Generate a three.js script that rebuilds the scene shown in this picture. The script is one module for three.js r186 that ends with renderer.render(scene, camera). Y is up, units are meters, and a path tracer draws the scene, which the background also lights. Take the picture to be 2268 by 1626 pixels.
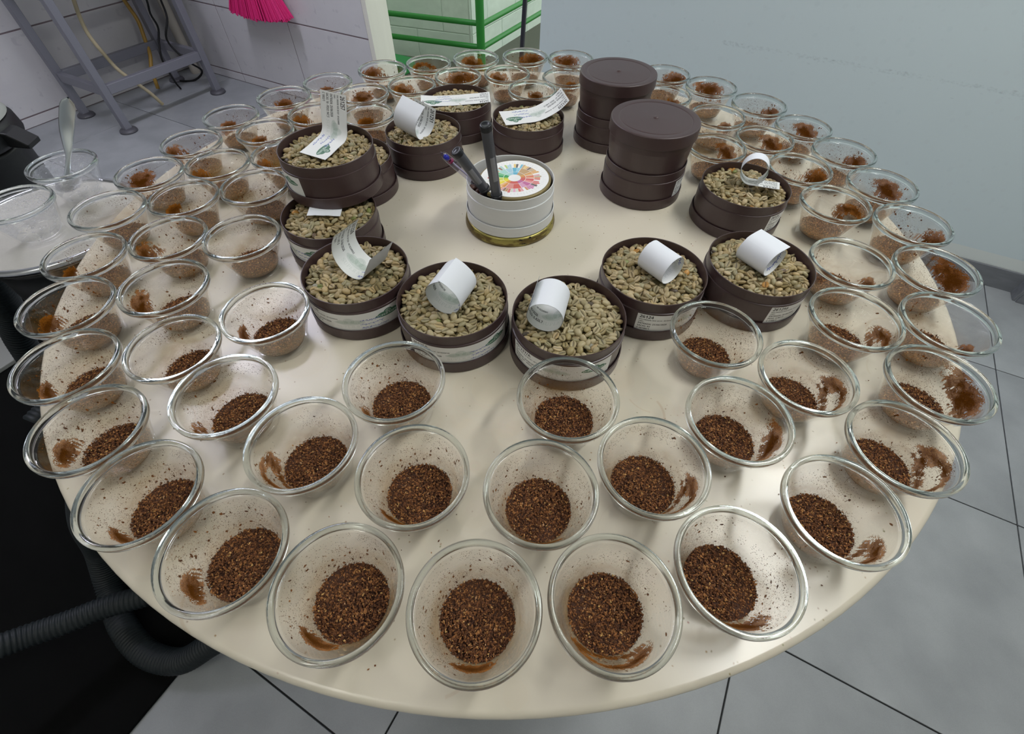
import * as THREE from 'three';
import { mergeGeometries } from 'three/addons/utils/BufferGeometryUtils.js';
import { RoundedBoxGeometry } from 'three/addons/geometries/RoundedBoxGeometry.js';
import { RectAreaLightUniformsLib } from 'three/addons/lights/RectAreaLightUniformsLib.js';

// ------------------------------------------------------------------ camera, light, exposure
const scene = new THREE.Scene();
const W0 = 2268, H0 = 1626, FOCAL = 1015.5;
const camera = new THREE.PerspectiveCamera(2 * Math.atan(H0 / 2 / FOCAL) * 180 / Math.PI, W0 / H0, 0.05, 40);
camera.position.set(0, 1.2065, 0);
camera.rotation.order = 'YXZ';
camera.rotation.set(-0.9052, 28 * Math.PI / 180, 0.0144);
scene.add(camera);
const renderer = new THREE.WebGLRenderer({ antialias: true });
renderer.toneMapping = THREE.LinearToneMapping;
renderer.toneMappingExposure = 0.81;
renderer.shadowMap.enabled = true;
scene.background = new THREE.Color(1.75, 1.9, 1.8);
RectAreaLightUniformsLib.init();
// ceiling tube fittings: [x, z, length along z, colour, radiance]
const FITTINGS = [
  [0.72, -1.1, 1.3, [0.97, 0.985, 0.97], 25],
  [-2.1, -0.9, 1.3, [0.85, 0.84, 1.0], 27],
  [-0.5, 1.15, 1.3, [1.0, 0.97, 0.9], 3],
];

// ------------------------------------------------------------------ helpers
const PI = Math.PI, V = (x, y, z) => new THREE.Vector3(x, y, z);
function rng(seed) { let s = seed >>> 0; return () => { s = (s + 0x6D2B79F5) | 0; let t = Math.imul(s ^ (s >>> 15), 1 | s); t = (t + Math.imul(t ^ (t >>> 7), 61 | t)) ^ t; return ((t ^ (t >>> 14)) >>> 0) / 4294967296; }; }
const used = new Map();
function numbered(name) { const n = used.get(name) ?? 0; used.set(name, n + 1); return n ? name + '_' + String(n).padStart(3, '0') : name; }
function tag(o, label, category, group, kind) {
  if (label) o.userData.label = label; if (category) o.userData.category = category;
  if (group) o.userData.group = group; if (kind) o.userData.kind = kind; return o;
}
function thing(name, pos, label, category, group, kind) {
  const g = new THREE.Group(); g.name = numbered(name); g.position.set(...pos); scene.add(g); return tag(g, label, category, group, kind);
}
function part(name, geo, mat, parent) {
  const m = new THREE.Mesh(geo, mat); m.name = parent === scene ? numbered(name) : name; m.castShadow = m.receiveShadow = true; parent.add(m); return m;
}
function lathe(pts, seg = 64) { return new THREE.LatheGeometry(pts.map(([r, y]) => new THREE.Vector2(r, y)), seg); }
function flatLathe(pts, seg = 64) {            // sharp corners: each span its own strip
  const gs = []; for (let i = 0; i + 1 < pts.length; i++) gs.push(lathe([pts[i], pts[i + 1]], seg)); return mergeGeometries(gs);
}
function box(w, h, d, x, y, z) { const g = new THREE.BoxGeometry(w, h, d); g.translate(x, y, z); return g; }
function rbox(w, h, d, r, x = 0, y = 0, z = 0) { const g = new RoundedBoxGeometry(w, h, d, 2, r); g.translate(x, y, z); return g; }
function bar(a, b, w, h) {                      // rectangular bar from a to b
  const d = b.clone().sub(a), g = new RoundedBoxGeometry(w, h, d.length(), 1, 0.003);
  g.applyQuaternion(new THREE.Quaternion().setFromUnitVectors(V(0, 0, 1), d.normalize())); const c = a.clone().add(b).multiplyScalar(0.5); g.translate(c.x, c.y, c.z); return g;
}
function tube(points, r, seg = 60, radial = 10) { return new THREE.TubeGeometry(new THREE.CatmullRomCurve3(points.map((p) => V(...p))), seg, r, radial, false); }
const globalPart = part;
const std = (o) => new THREE.MeshStandardMaterial(o), phys = (o) => new THREE.MeshPhysicalMaterial(o);
const hex = (h) => new THREE.Color(h);
// value noise, tileable with period p
function hash(x, y, s) { let h = Math.imul(x, 374761393) ^ Math.imul(y, 668265263) ^ Math.imul(s, 2147483647); h = Math.imul(h ^ (h >>> 13), 1274126177); return ((h ^ (h >>> 16)) >>> 0) / 4294967296; }
function vnoise(x, y, px, py, s) {
  const x0 = Math.floor(x), y0 = Math.floor(y), fx = x - x0, fy = y - y0, u = fx * fx * (3 - 2 * fx), v = fy * fy * (3 - 2 * fy), m = (a, b) => ((a % b) + b) % b;
  const a = hash(m(x0, px), m(y0, py), s), b = hash(m(x0 + 1, px), m(y0, py), s), c = hash(m(x0, px), m(y0 + 1, py), s), d = hash(m(x0 + 1, px), m(y0 + 1, py), s);
  return a + (b - a) * u + (c - a) * v + (a - b - c + d) * u * v;
}
function fbm(x, y, px, py, s, oct = 4) { let v = 0, a = 0.5, t = 0; for (let i = 0; i < oct; i++) { v += a * vnoise(x, y, px, py, s + i); t += a; a *= 0.5; x *= 2; y *= 2; px *= 2; py *= 2; } return v / t; }
function dataTex(w, h, fn, srgb = true) {
  const d = new Uint8Array(w * h * 4);
  for (let j = 0; j < h; j++) for (let i = 0; i < w; i++) { const c = fn(i / w, j / h, i, j), k = (j * w + i) * 4; for (let q = 0; q < 4; q++) d[k + q] = Math.max(0, Math.min(255, Math.round(c[q] ?? 255))); }
  const t = new THREE.DataTexture(d, w, h); t.magFilter = t.minFilter = THREE.LinearFilter; t.wrapS = t.wrapT = THREE.RepeatWrapping;
  if (srgb) t.colorSpace = THREE.SRGBColorSpace; t.needsUpdate = true; return t;
}
function canvasTex(w, h, draw) { const c = document.createElement('canvas'); c.width = w; c.height = h; draw(c.getContext('2d'), w, h); const t = new THREE.CanvasTexture(c); t.colorSpace = THREE.SRGBColorSpace; t.anisotropy = 8; return t; }
const mix = (a, b, t) => a + (b - a) * t, clamp = (x, a = 0, b = 1) => Math.min(b, Math.max(a, x)), smooth = (a, b, x) => { const t = clamp((x - a) / (b - a)); return t * t * (3 - 2 * t); };

// ------------------------------------------------------------------ materials
const mottled = (r, g, b, amp, s, n = 6) => dataTex(512, 512, (u, v) => { const k = (fbm(u * n, v * n, n, n, s, 5) - 0.5) * 2 * amp + (hash((u * 512) | 0, (v * 512) | 0, s) - 0.5) * amp * 0.35; return [clamp(r + k, 0, 255), clamp(g + k, 0, 255), clamp(b + k, 0, 255), 255]; });
const M = {};
M.floorTiles = [0, 1, 2].map((k) => std({ map: mottled(156 + k * 2, 160 + k * 2, 163 + k * 2, 15, 11 + k * 7), roughness: 0.42 }));
M.grout = std({ color: hex('#2e2f30'), roughness: 0.9 });
M.wallGrout = std({ color: hex('#7d7074'), roughness: 0.9 });
M.wallTile = std({ map: dataTex(512, 512, (u, v) => {
  const n = fbm(u * 5, v * 5, 5, 5, 31, 3), sp = smooth(0.70, 0.80, fbm(u * 26, v * 15, 26, 15, 40, 2)) * smooth(0.45, 0.6, vnoise(u * 9, v * 9, 9, 9, 77));
  const k = (n - 0.5) * 8 - sp * 11; return [212 + k, 211 + k, 214 + k * 0.9, 255];
}), roughness: 0.32 });
M.plaster = std({ color: hex('#d9d8d2'), roughness: 0.85 });
M.ceiling = std({ color: hex('#e6e6e2'), roughness: 0.9 });
M.cream = std({ map: mottled(232, 231, 220, 3, 51), roughness: 0.6 });
M.paleWall = std({ map: canvasTex(2048, 1024, (c, w, h) => {     // 3.6 m x 1.8 m of painted wall, with its scuff line
  c.fillStyle = '#d4e2e5'; c.fillRect(0, 0, w, h);
  const r = rng(5);
  for (let i = 0; i < 5000; i++) { c.fillStyle = `rgba(${r() < 0.5 ? '90,110,112' : '222,232,232'},${0.01 + r() * 0.014})`; c.beginPath(); c.arc(r() * w, r() * h, 1 + r() * 4, 0, 7); c.fill(); }
  const X = (x) => (x + 1.01) / 3.6 * w, Y = (y) => h - y / 1.8 * h;
  c.fillStyle = '#dfe6e3'; c.fillRect(0, Y(0.125), w, Y(0.075) - Y(0.125));           // unpainted strip over the skirting
  for (let i = 0; i < 520; i++) { const t = r(), x = -0.27 + t * 0.95; if (r() < 0.5 && Math.sin(t * 23) < 0.1) continue; c.fillStyle = `rgba(70,84,88,${0.02 + r() * 0.05})`; c.beginPath(); c.ellipse(X(x), Y(0.625 + (r() - 0.5) * 0.012 - (r() < 0.1 ? 0.02 * r() : 0)), 0.8 + r() * 3, 0.5 + r() * 0.8, 0.1, 0, 7); c.fill(); }
  for (let i = 0; i < 40; i++) { c.fillStyle = `rgba(80,95,98,${0.05 + r() * 0.1})`; c.fillRect(X(-0.9 + r() * 2.4), Y(0.2 + r() * 0.7), 2 + r() * 7, 1); }
}), roughness: 0.55 });
M.skirting = [0, 1].map((k) => std({ map: mottled(118 + k * 5, 121 + k * 5, 126 + k * 5, 10, 61 + k), roughness: 0.5 }));
M.block = [0, 1].map((k) => std({ map: mottled(214 + k * 4, 228 + k * 3, 217 + k * 3, 8, 71 + k), roughness: 0.8 }));
M.blockJoint = std({ color: hex('#c3d0c4'), roughness: 0.9 });
M.darkGround = std({ map: mottled(96, 98, 88, 10, 81), roughness: 0.9 });
M.green = std({ color: hex('#237f2c'), roughness: 0.38 });
M.greenKerb = std({ color: hex('#2f8a4a'), roughness: 0.6 });
M.darkMetal = std({ color: hex('#3a3a44'), roughness: 0.45, metalness: 0.4 });
M.footMetal = std({ color: hex('#5c5c62'), roughness: 0.5, metalness: 0.3 });
M.steelPaint = std({ color: hex('#8b8c96'), roughness: 0.42, metalness: 0.35 });
M.steel = std({ color: hex('#c9ccd2'), roughness: 0.2, metalness: 1 });
M.rubber = std({ color: hex('#141516'), roughness: 0.75 });
M.mat = phys({ map: mottled(9, 10, 10, 3, 91, 20), roughness: 0.9, specularIntensity: 0.25 });
M.blackPlastic = std({ color: hex('#0f1113'), roughness: 0.42 });
M.hose = std({ color: hex('#131d21'), roughness: 0.55 });
M.pink = std({ color: hex('#e2267c'), roughness: 0.6 });

// tabletop: cream laminate with faint coffee marks and specks, uv in table metres
const TC = V(-0.3023, 0, -0.5445), TABLE_Y = 0.78, TABLE_R = 0.6187;
M.tableTop = phys({ map: canvasTex(2048, 2048, (c, w, h) => {
  c.fillStyle = '#d9d1be'; c.fillRect(0, 0, w, h);
  const r = rng(91);
  for (let i = 0; i < 420; i++) { const a = r() * 7, d = 480 + r() * 530, x = w / 2 + Math.cos(a) * d, y = h / 2 + Math.sin(a) * d, R = 12 + r() * 50; const g = c.createRadialGradient(x, y, 0, x, y, R), o = r() * 0.035; g.addColorStop(0, `rgba(168,120,60,${o})`); g.addColorStop(0.7, `rgba(168,120,60,${o * 0.8})`); g.addColorStop(1, 'rgba(168,120,60,0)'); c.fillStyle = g; c.fillRect(x - R, y - R, 2 * R, 2 * R); }
  for (let i = 0; i < 60; i++) { const a = r() * 7, d = 560 + r() * 400, s = r() * 6; c.strokeStyle = `rgba(150,96,44,${0.03 + r() * 0.1})`; c.lineWidth = 1 + r() * 4; c.beginPath(); c.arc(w / 2 + Math.cos(a) * d, h / 2 + Math.sin(a) * d, 50 + r() * 6, s, s + 0.4 + r() * 1.8); c.stroke(); }
  for (let i = 0; i < 1500; i++) { const a = r() * 7, d = Math.sqrt(r()) * 1010; c.fillStyle = `rgba(${70 + r() * 60},${45 + r() * 40},25,${0.15 + r() * 0.5})`; c.fillRect(w / 2 + Math.cos(a) * d, h / 2 + Math.sin(a) * d, 1 + r() * 1.6, 1 + r() * 1.6); }
}), roughness: 0.27, clearcoat: 0.25, clearcoatRoughness: 0.22 });
M.tableUnder = std({ color: hex('#b9ae98'), roughness: 0.7 });

// glass
M.glassWall = phys({ color: 0xffffff, roughness: 0.0, transmission: 1, thickness: 0, ior: 1.5, side: THREE.DoubleSide });
M.glassSolid = phys({ color: 0xffffff, roughness: 0.1, transmission: 1, thickness: 0.006, ior: 1.5, attenuationColor: hex('#b9cdc6'), attenuationDistance: 0.03 });
M.tin = phys({ map: mottled(68, 50, 50, 3, 101), roughness: 0.42, clearcoat: 0.35, clearcoatRoughness: 0.38 });
M.whiteTin = std({ map: mottled(222, 224, 224, 4, 103), roughness: 0.35 });
M.paper = std({ color: hex('#eef2f8'), roughness: 0.75, side: THREE.DoubleSide });

// ------------------------------------------------------------------ the room
const floor = part('floor', box(7.2, 0.06, 7.4, -0.5, -0.0345, -1.65), M.grout, scene); floor.userData.kind = 'structure';
{
  const tile = rbox(0.5965, 0.01, 0.5965, 0.0012, 0, -0.0052, 0);
  for (let i = -8; i < 5; i++) {
    const shift = i < -3 ? 0.155 : 0;
    for (let j = -4; j < 4; j++) {
      const x = 0.987 + (i - 0.5) * 0.6, z = -0.42 + (j + 0.5) * 0.6 + shift;
      if (z < -2.3) continue;
      const t = part('tile', tile, M.floorTiles[Math.abs(i * 3 + j * 5) % 3], floor); t.position.set(x, 0, z); t.rotation.y = (Math.abs(i * 7 + j * 3) % 4) * PI / 2;
    }
  }
}
function structure(name, geo, mat) { const m = part(name, geo, mat, scene); m.userData.kind = 'structure'; return m; }
// back wall, tiled part, then the cream casing, the doorway, the pale painted part
const wallBack = structure('wall_back', mergeGeometries([box(1.8, 2.8, 0.14, -2.836, 1.4, -2.128), box(0.93, 0.7, 0.14, -1.471, 2.45, -2.128)]), M.plaster);
part('joint_bed', box(1.644, 1.45, 0.004, -2.758, 0.725, -2.0535), M.wallGrout, wallBack);
function wallTiles(parent, place, n, w, x0, cut) {
  const mk = (ww, hh) => rbox(ww - 0.0045, hh - 0.0065, 0.008, 0.0012), full = mk(w, 0.35), low = mk(w, 0.05);
  for (let k = 0; k < n; k++) for (let r = 0; r < 5; r++) {
    const y = r ? 0.05 + (r - 0.5) * 0.35 : 0.025; let g = r ? full : low, xc = x0 + (k + 0.5) * w;
    if (cut && k === n - 1) { const ww = cut - (x0 + k * w); g = mk(ww, r ? 0.35 : 0.05); xc = x0 + k * w + ww / 2; }
    const t = part('tile', g, M.wallTile, parent); place(t, xc, y);
  }
}
wallTiles(wallBack, (t, x, y) => t.position.set(x, y, -2.054), 3, 0.5637, -3.627, 0);
const wallLeft = structure('wall_left', box(0.12, 2.8, 4.3, -3.648, 1.4, -0.05), M.plaster);
part('joint_bed', box(0.004, 1.45, 3.4, -3.5835, 0.725, -0.35), M.wallGrout, wallLeft);
wallTiles(wallLeft, (t, s, y) => { t.rotation.y = PI / 2; t.position.set(-3.584, y, -s); }, 4, 0.5637, -0.2, 0);
const trim1 = structure('trim_1', rbox(0.029, 2.1, 0.152, 0.003, -1.9215, 1.05, -2.123), M.cream);
void trim1;
const wallRight = structure('wall_right', box(2.09, 2.8, 0.14, 0.035, 1.4, -2.183), M.plaster);
{ const g = new THREE.BoxGeometry(2.09, 1.8, 0.003); const p = g.attributes.position, u = g.attributes.uv; g.translate(0.035, 0.9, -2.1135); for (let i = 0; i < p.count; i++) u.setXY(i, (p.getX(i) + 1.01) / 3.6, p.getY(i) / 1.8); part('painted_face', g, M.paleWall, wallRight); }
const pier = structure('wall_pier', box(1.62, 2.8, 0.2, 1.888, 1.4, -2.155), M.plaster);
{ const g = new THREE.BoxGeometry(1.621, 1.8, 0.003); g.translate(1.888, 0.9, -2.0545); const p = g.attributes.position, u = g.attributes.uv; for (let i = 0; i < p.count; i++) u.setXY(i, clamp((p.getX(i) + 1.01) / 3.6), p.getY(i) / 1.8); part('painted_face', g, M.paleWall, pier); }
const base1 = structure('baseboard_right', box(3.7, 0.078, 0.004, 0.84, 0.039, -2.111), M.grout);
{
  for (let k = 0; k < 7; k++) { const t = part('tile', rbox(0.297, 0.08, 0.009, 0.0012, -0.86 + k * 0.3 - 0.012, 0.04, -2.1065), M.skirting[k % 2], base1); void t; }
  for (let k = 0; k < 5; k++) part('tile', rbox(0.297, 0.08, 0.009, 0.0012, 1.232 + k * 0.3, 0.04, -2.0485), M.skirting[(k + 1) % 2], base1);
  part('tile', rbox(0.009, 0.08, 0.055, 0.0012, 1.0775, 0.04, -2.078), M.skirting[1], base1);
}
structure('wall_far_right', box(0.12, 2.8, 4.4, 2.75, 1.4, -0.05), M.plaster);
structure('wall_front', box(6.5, 2.8, 0.12, -0.45, 1.4, 2.1), M.plaster);
structure('ceiling', box(6.6, 0.1, 4.5, -0.45, 2.85, -0.03), M.ceiling);
// outside the doorway
const yard = structure('ground_outside', box(4.2, 0.05, 3.2, -1.9, -0.028, -3.8), M.darkGround); void yard;
const blockWall = structure('wall_outside', box(0.1, 2.0, 2.1, -2.018, 1.0, -4.1), M.blockJoint);
const blockFront = structure('wall_outside_front', box(1.6, 2.0, 0.1, -0.8, 1.0, -0.052), M.blockJoint); blockFront.position.set(-1.965, 0, -3.055); blockFront.rotation.y = 0.19;
{
  const front = rbox(0.394, 0.188, 0.012, 0.003), side = rbox(0.012, 0.188, 0.394, 0.003);
  for (let r = 0; r < 6; r++) for (let k = 0; k < 4; k++) {
    const off = r % 2 ? 0.2 : 0, y = -0.025 + (r + 0.5) * 0.193, half = off && k === 0, c = -0.2 + off - k * 0.398;
    const t = part('block', front, M.block[(k + r) % 2], blockFront); t.position.set(half ? -0.1 : c, y, -0.004); if (half) t.scale.x = 0.5;
    const q = part('block', side, M.block[(k + r + 1) % 2], blockWall); q.position.set(-1.966, y, half ? -3.16 : -3.06 + c); if (half) q.scale.z = 0.5;
  }
}
{
  const g = thing('pipe_railing', [-1.69, 0, -2.725], 'green pipe railing with two rails outside the doorway', 'railing');
  const P = (x, y, z) => [x + 1.69, y, z + 2.725];
  part('post', (() => { const c = new THREE.CylinderGeometry(0.0245, 0.0245, 1.05, 20); c.translate(0, 0.525, 0); return c; })(), M.green, g);
  for (const [a, b] of [[P(-1.69, 0.345, -2.725), P(-2.75, 0.345, -2.52)], [P(-1.69, 0.228, -2.725), P(-2.75, 0.228, -2.52)], [P(-1.69, 0.337, -2.725), P(-1.69, 0.337, -4.1)], [P(-1.69, 0.222, -2.725), P(-1.69, 0.222, -4.1)], [P(-1.69, 1.0, -2.725), P(-2.75, 1.0, -2.52)], [P(-1.69, 1.0, -2.725), P(-1.69, 1.0, -4.1)]]) part('rail', tube([a, a.map((x, i) => (x + b[i]) / 2), b], 0.0145, 8, 14), M.green, g);
  for (const [x, z] of [[-2.75, -2.52], [-1.69, -4.1]]) { const c = new THREE.CylinderGeometry(0.0245, 0.0245, 1.05, 20); c.translate(...P(x, 0.525, z)); part('post', c, M.green, g); }
  tag(part('kerb', rbox(0.72, 0.07, 0.12, 0.006, -2.61, 0.032, -2.72), M.greenKerb, scene), 'green painted kerb block at the foot of the pale block wall', 'kerb');
  const d = thing('metal_post', [-1.265, 0, -2.46], 'thin dark grey metal post outside the doorway, right of the green railing', 'post');
  part('shaft', bar(V(-0.06, 0, -0.06), V(0.05, 1.3, 0.02), 0.02, 0.02), M.darkMetal, d);
  part('foot_plate', rbox(0.09, 0.006, 0.09, 0.002, -0.06, 0.003, -0.06), M.darkMetal, d);
}
// ceiling fittings
for (const [x, z, len, col, L] of FITTINGS) {
  const g = thing('ceiling_light', [x, 2.8, z], ['white ceiling tube fitting nearest the pale blue wall', 'white ceiling tube fitting nearest the tiled left wall', 'white ceiling tube fitting behind the viewer'][FITTINGS.findIndex((f) => f[0] === x)], 'ceiling light');
  for (const k of [-1, 1]) { const c = new THREE.CylinderGeometry(0.006, 0.006, 0.3, 10); c.translate(0, -0.15, k * len * 0.4); part('stem', c, M.steelPaint, g); }
  part('spine', rbox(0.05, 0.03, len + 0.04, 0.006, 0, -0.305, 0), M.ceiling, g);
  part('diffuser', rbox(0.2, 0.03, len, 0.01, 0, -0.335, 0), std({ color: 0xffffff, emissive: new THREE.Color(...col), emissiveIntensity: 8, roughness: 0.5 }), g);
  const l = new THREE.RectAreaLight(new THREE.Color(...col), L, 0.2, len); l.position.set(0, -0.353, 0); l.rotation.x = -PI / 2; l.castShadow = true; g.add(l);
}

// ------------------------------------------------------------------ table
{
  const t = thing('round_table', [TC.x, 0, TC.z], 'large round cream cupping table under all the glasses and canisters', 'table');
  const R = TABLE_R, pr = [[0, TABLE_Y]];
  for (let k = 1; k < 12; k++) pr.push([R * k / 12, TABLE_Y]);
  for (let k = 0; k <= 6; k++) { const a = k / 6 * PI / 2; pr.push([R - 0.006 + 0.006 * Math.sin(a), TABLE_Y - 0.006 + 0.006 * Math.cos(a)]); }
  for (let k = 0; k <= 5; k++) { const a = k / 5 * PI / 2; pr.push([R - 0.009 + 0.009 * Math.cos(a), TABLE_Y - 0.021 - 0.009 * Math.sin(a)]); }
  pr.push([0, TABLE_Y - 0.03]);
  const g = lathe(pr.reverse(), 160), p = g.attributes.position, u = g.attributes.uv;
  for (let i = 0; i < p.count; i++) u.setXY(i, 0.5 + p.getX(i) / 1.26, 0.5 - p.getZ(i) / 1.26);
  part('tabletop', g, M.tableTop, t);
  part('column', lathe([[0.0, 0.03], [0.06, 0.03], [0.055, 0.06], [0.045, 0.1], [0.045, 0.7], [0.12, 0.745], [0.12, 0.75], [0, 0.75]], 40), M.blackPlastic, t);
  part('foot', lathe([[0, 0], [0.3, 0], [0.3, 0.012], [0.27, 0.02], [0.06, 0.034], [0, 0.034]], 48), M.blackPlastic, t);
}

// ------------------------------------------------------------------ glasses of coffee
// stain film on the inner wall: [kind] -> painted matter with alpha, u round the wall (0.5 = away from the table centre), v up
function stainTex(kind, seed) {
  const w = 1024, h = 256, r = rng(seed * 77 + 5), cu = 0.5 + (r() - 0.5) * 0.12, cv = [0, 0.42, 0.56, 0.62, 0.5][kind] + (r() - 0.5) * 0.1, ru = [0, 0.075, 0.105, 0.135, 0.17][kind], rv = [0, 0.26, 0.34, 0.4, 0.45][kind];
  const speck = new Float32Array(w * h), shade = new Float32Array(w * h);
  for (let i = 0; i < 5200; i++) {                       // grains that cling to the glass: mostly low down and in drifts
    let u = r(), v = Math.pow(r(), 1.7); const drift = fbm(u * 7, v * 2, 7, 2, seed + 60, 3);
    if (drift < 0.34 + 0.26 * r() - (v < 0.2 ? 0.2 : 0)) continue;
    const big = r() < 0.022, R = big ? 2 + r() * 3.2 : 0.5 + r() * r() * 1.2, asp = 0.7 + r() * 0.8, ang = r() * 3, ca = Math.cos(ang), sa = Math.sin(ang), k = 0.35 + r() * 0.65, X = u * w, Y = v * h, n = Math.ceil(R * 2.4);
    for (let y = -n; y <= n; y++) for (let x = -n; x <= n; x++) { const py = Math.round(Y) + y, px = (Math.round(X) + x + w) % w; if (py < 0 || py >= h) continue; const a = (x * ca + y * 0.62 * sa) / asp, b = (-x * sa + y * 0.62 * ca) * asp, d = Math.hypot(a, b) - R * (0.75 + 0.5 * hash(px >> 1, py >> 1, seed)); const c = clamp(0.6 - d); const q = py * w + px; if (c > speck[q]) { speck[q] = c; shade[q] = k; } }
  }
  return dataTex(w, h, (u, v, px, py) => {
    const dust = fbm(u * 10, v * 3, 10, 3, seed, 4), grain = vnoise(u * 420, v * 110, 420, 110, seed + 9), clump = fbm(u * 34, v * 9, 34, 9, seed + 3, 3), side = vnoise(u * 5, v * 0.5, 5, 4, seed + 30);
    let a = 0.025 + 0.075 * dust + 0.06 * (grain - 0.5), col = [198, 152, 74];
    const lo = smooth(0.62, 0.1, v + (dust - 0.5) * 0.35 + (side - 0.5) * 0.5); a += lo * (0.13 + 0.24 * clump);
    const q = py * w + px, sp = speck[q];
    if (kind) {
      const du = (u - cu) / ru, dv = (v - cv) / rv; const dt = du + dv * 0.35 * (seed % 2 ? 1 : -1); let m = 1 - Math.cbrt(Math.abs(dt) ** 3 + Math.abs(dv) ** 3);
      if (kind === 4) { const k = Math.hypot((u - cu) / (ru * 0.8), (v - cv) / (rv * 0.8)); m = 0.55 - Math.abs(k - 0.8) * 1.5; if (u < cu && v > cv) m -= 0.2; }
      const n = fbm(u * 50, v * 12, 50, 12, seed + 21, 4), fine = fbm(u * 330, v * 80, 330, 80, seed + 33, 2), str = vnoise(u * 130, v * 7, 130, 7, seed + 25);
      let s = m * 1.8 + (n - 0.5) * 1.9 + (fine - 0.5) * 1.25 + (v < cv ? (str - 0.55) * 1.7 * (1 - m * 0.6) : 0.1);
      s = smooth(0.02, 0.16, s) * smooth(-0.2, 0.05, m);
      if (s > 0) { const th = clamp(0.15 + m * 1.2 + (clump - 0.5) * 1.2 + (fine - 0.5) * 0.8), c2 = [mix(172, 92, th), mix(106, 52, th), mix(32, 10, th)]; col = [mix(col[0], c2[0], s), mix(col[1], c2[1], s), mix(col[2], c2[2], s)]; a = Math.max(a, s * (0.78 + 0.22 * th)); }
    }
    if (sp > 0) { const k = shade[q]; a = Math.max(a, sp * 0.95); col = [mix(col[0], mix(156, 76, k), sp), mix(col[1], mix(96, 40, k), sp), mix(col[2], mix(34, 14, k), sp)]; }
    return [col[0] + (grain - 0.5) * 16, col[1] + (grain - 0.5) * 12, col[2] + (grain - 0.5) * 8, clamp(a) * 255];
  });
}
const innerWall = (y) => 0.0288 + (y - 0.0085) * 0.352;
const bowlGeo = lathe([[0.0316, 0.0062], [0.0326, 0.012], [0.0396, 0.032], [0.0468, 0.0515], [0.0482, 0.0528], [0.0452, 0.0528], [innerWall(0.051), 0.051], [innerWall(0.03), 0.03], [innerWall(0.012), 0.012], [0.0275, 0.0088], [0.024, 0.0078]], 72);
const rimGeo = (() => { const p = [], c = [[0.0455, 0.0530, 1.2], [0.0486, 0.0530, 1.2]]; void c; for (let k = 0; k <= 20; k++) { const a = k / 20 * 2 * PI; p.push([0.04745 + 0.00255 * Math.sign(Math.cos(a)) * Math.pow(Math.abs(Math.cos(a)), 0.7), 0.0562 + 0.0038 * Math.sign(Math.sin(a)) * Math.pow(Math.abs(Math.sin(a)), 0.7)]); } return lathe(p, 72); })();
const baseGeo = lathe([[0, 0.0014], [0.022, 0.0012], [0.026, 0.0002], [0.0298, 0], [0.0311, 0.001], [0.0316, 0.003], [0.0316, 0.0058], [0.03, 0.0072], [0, 0.0072]], 56);
const filmGeo = (() => { const p = []; for (let k = 0; k <= 8; k++) { const y = 0.0105 + k / 8 * 0.041; p.push([innerWall(y) - 0.0003, y]); } const g = lathe(p, 72), u = g.attributes.uv; for (let i = 0; i < u.count; i++) u.setX(i, u.getX(i) + 0.25); return g; })();
const filmMats = []; for (let k = 0; k < 5; k++) for (let s = 0; s < 2; s++) filmMats.push(phys({ map: stainTex(k, 3 + k * 2 + s), transparent: true, roughness: 0.95, specularIntensity: 0.15, side: THREE.DoubleSide }));
const waterFilm = std({ map: dataTex(512, 256, (u, v) => { const n = fbm(u * 9, v * 4, 9, 4, 501, 4), d = smooth(0.74, 0.8, vnoise(u * 60, v * 24, 60, 24, 502)) * smooth(0.5, 0.6, vnoise(u * 11, v * 4, 11, 4, 503)), g = vnoise(u * 250, v * 90, 250, 90, 504); return [222, 224, 236, clamp(0.12 + 0.3 * n + 0.3 * d + 0.1 * (g - 0.5)) * 255]; }), transparent: true, roughness: 0.7, side: THREE.DoubleSide });
function makeCup(film) {
  const g = new THREE.Group();
  part('bowl', bowlGeo, M.glassWall, g); part('rim', rimGeo, M.glassSolid, g); part('base', baseGeo, M.glassWall, g);
  if (film !== null) part('coffee_film', filmGeo, filmMats[film], g); else part('water_marks', filmGeo, waterFilm, g);
  return g;
}
const cupKinds = filmMats.map((_, i) => makeCup(i)), cleanCup = makeCup(null);
function flakes(count, seed, place, sz, palette) {
  const r = rng(seed), pos = [], nor = [], col = [], o = new THREE.OctahedronGeometry(1, 0), p = o.attributes.position, m = new THREE.Matrix4(), q = new THREE.Quaternion(), a = V(0, 0, 0), b = V(0, 0, 0), c = V(0, 0, 0), n = V(0, 0, 0);
  for (let i = 0; i < count; i++) {
    const [x, y, z] = place(r), s = sz * (0.55 + r() * 0.8), C = palette(r);
    q.setFromEuler(new THREE.Euler((r() - 0.5) * 1.7, r() * 7, (r() - 0.5) * 1.7)); m.compose(V(x, y, z), q, V(s * (0.8 + r() * 0.7), s * (0.35 + r() * 0.4), s * (0.55 + r() * 0.4)));
    for (let k = 0; k < p.count; k += 3) {
      a.fromBufferAttribute(p, k).applyMatrix4(m); b.fromBufferAttribute(p, k + 1).applyMatrix4(m); c.fromBufferAttribute(p, k + 2).applyMatrix4(m);
      n.copy(b).sub(a).cross(c.clone().sub(a)).normalize();
      for (const v of [a, b, c]) { pos.push(v.x, v.y, v.z); nor.push(n.x, n.y, n.z); col.push(C.r, C.g, C.b); }
    }
  }
  const g = new THREE.BufferGeometry(); g.setAttribute('position', new THREE.Float32BufferAttribute(pos, 3)); g.setAttribute('normal', new THREE.Float32BufferAttribute(nor, 3)); g.setAttribute('color', new THREE.Float32BufferAttribute(col, 3)); return g;
}
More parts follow.
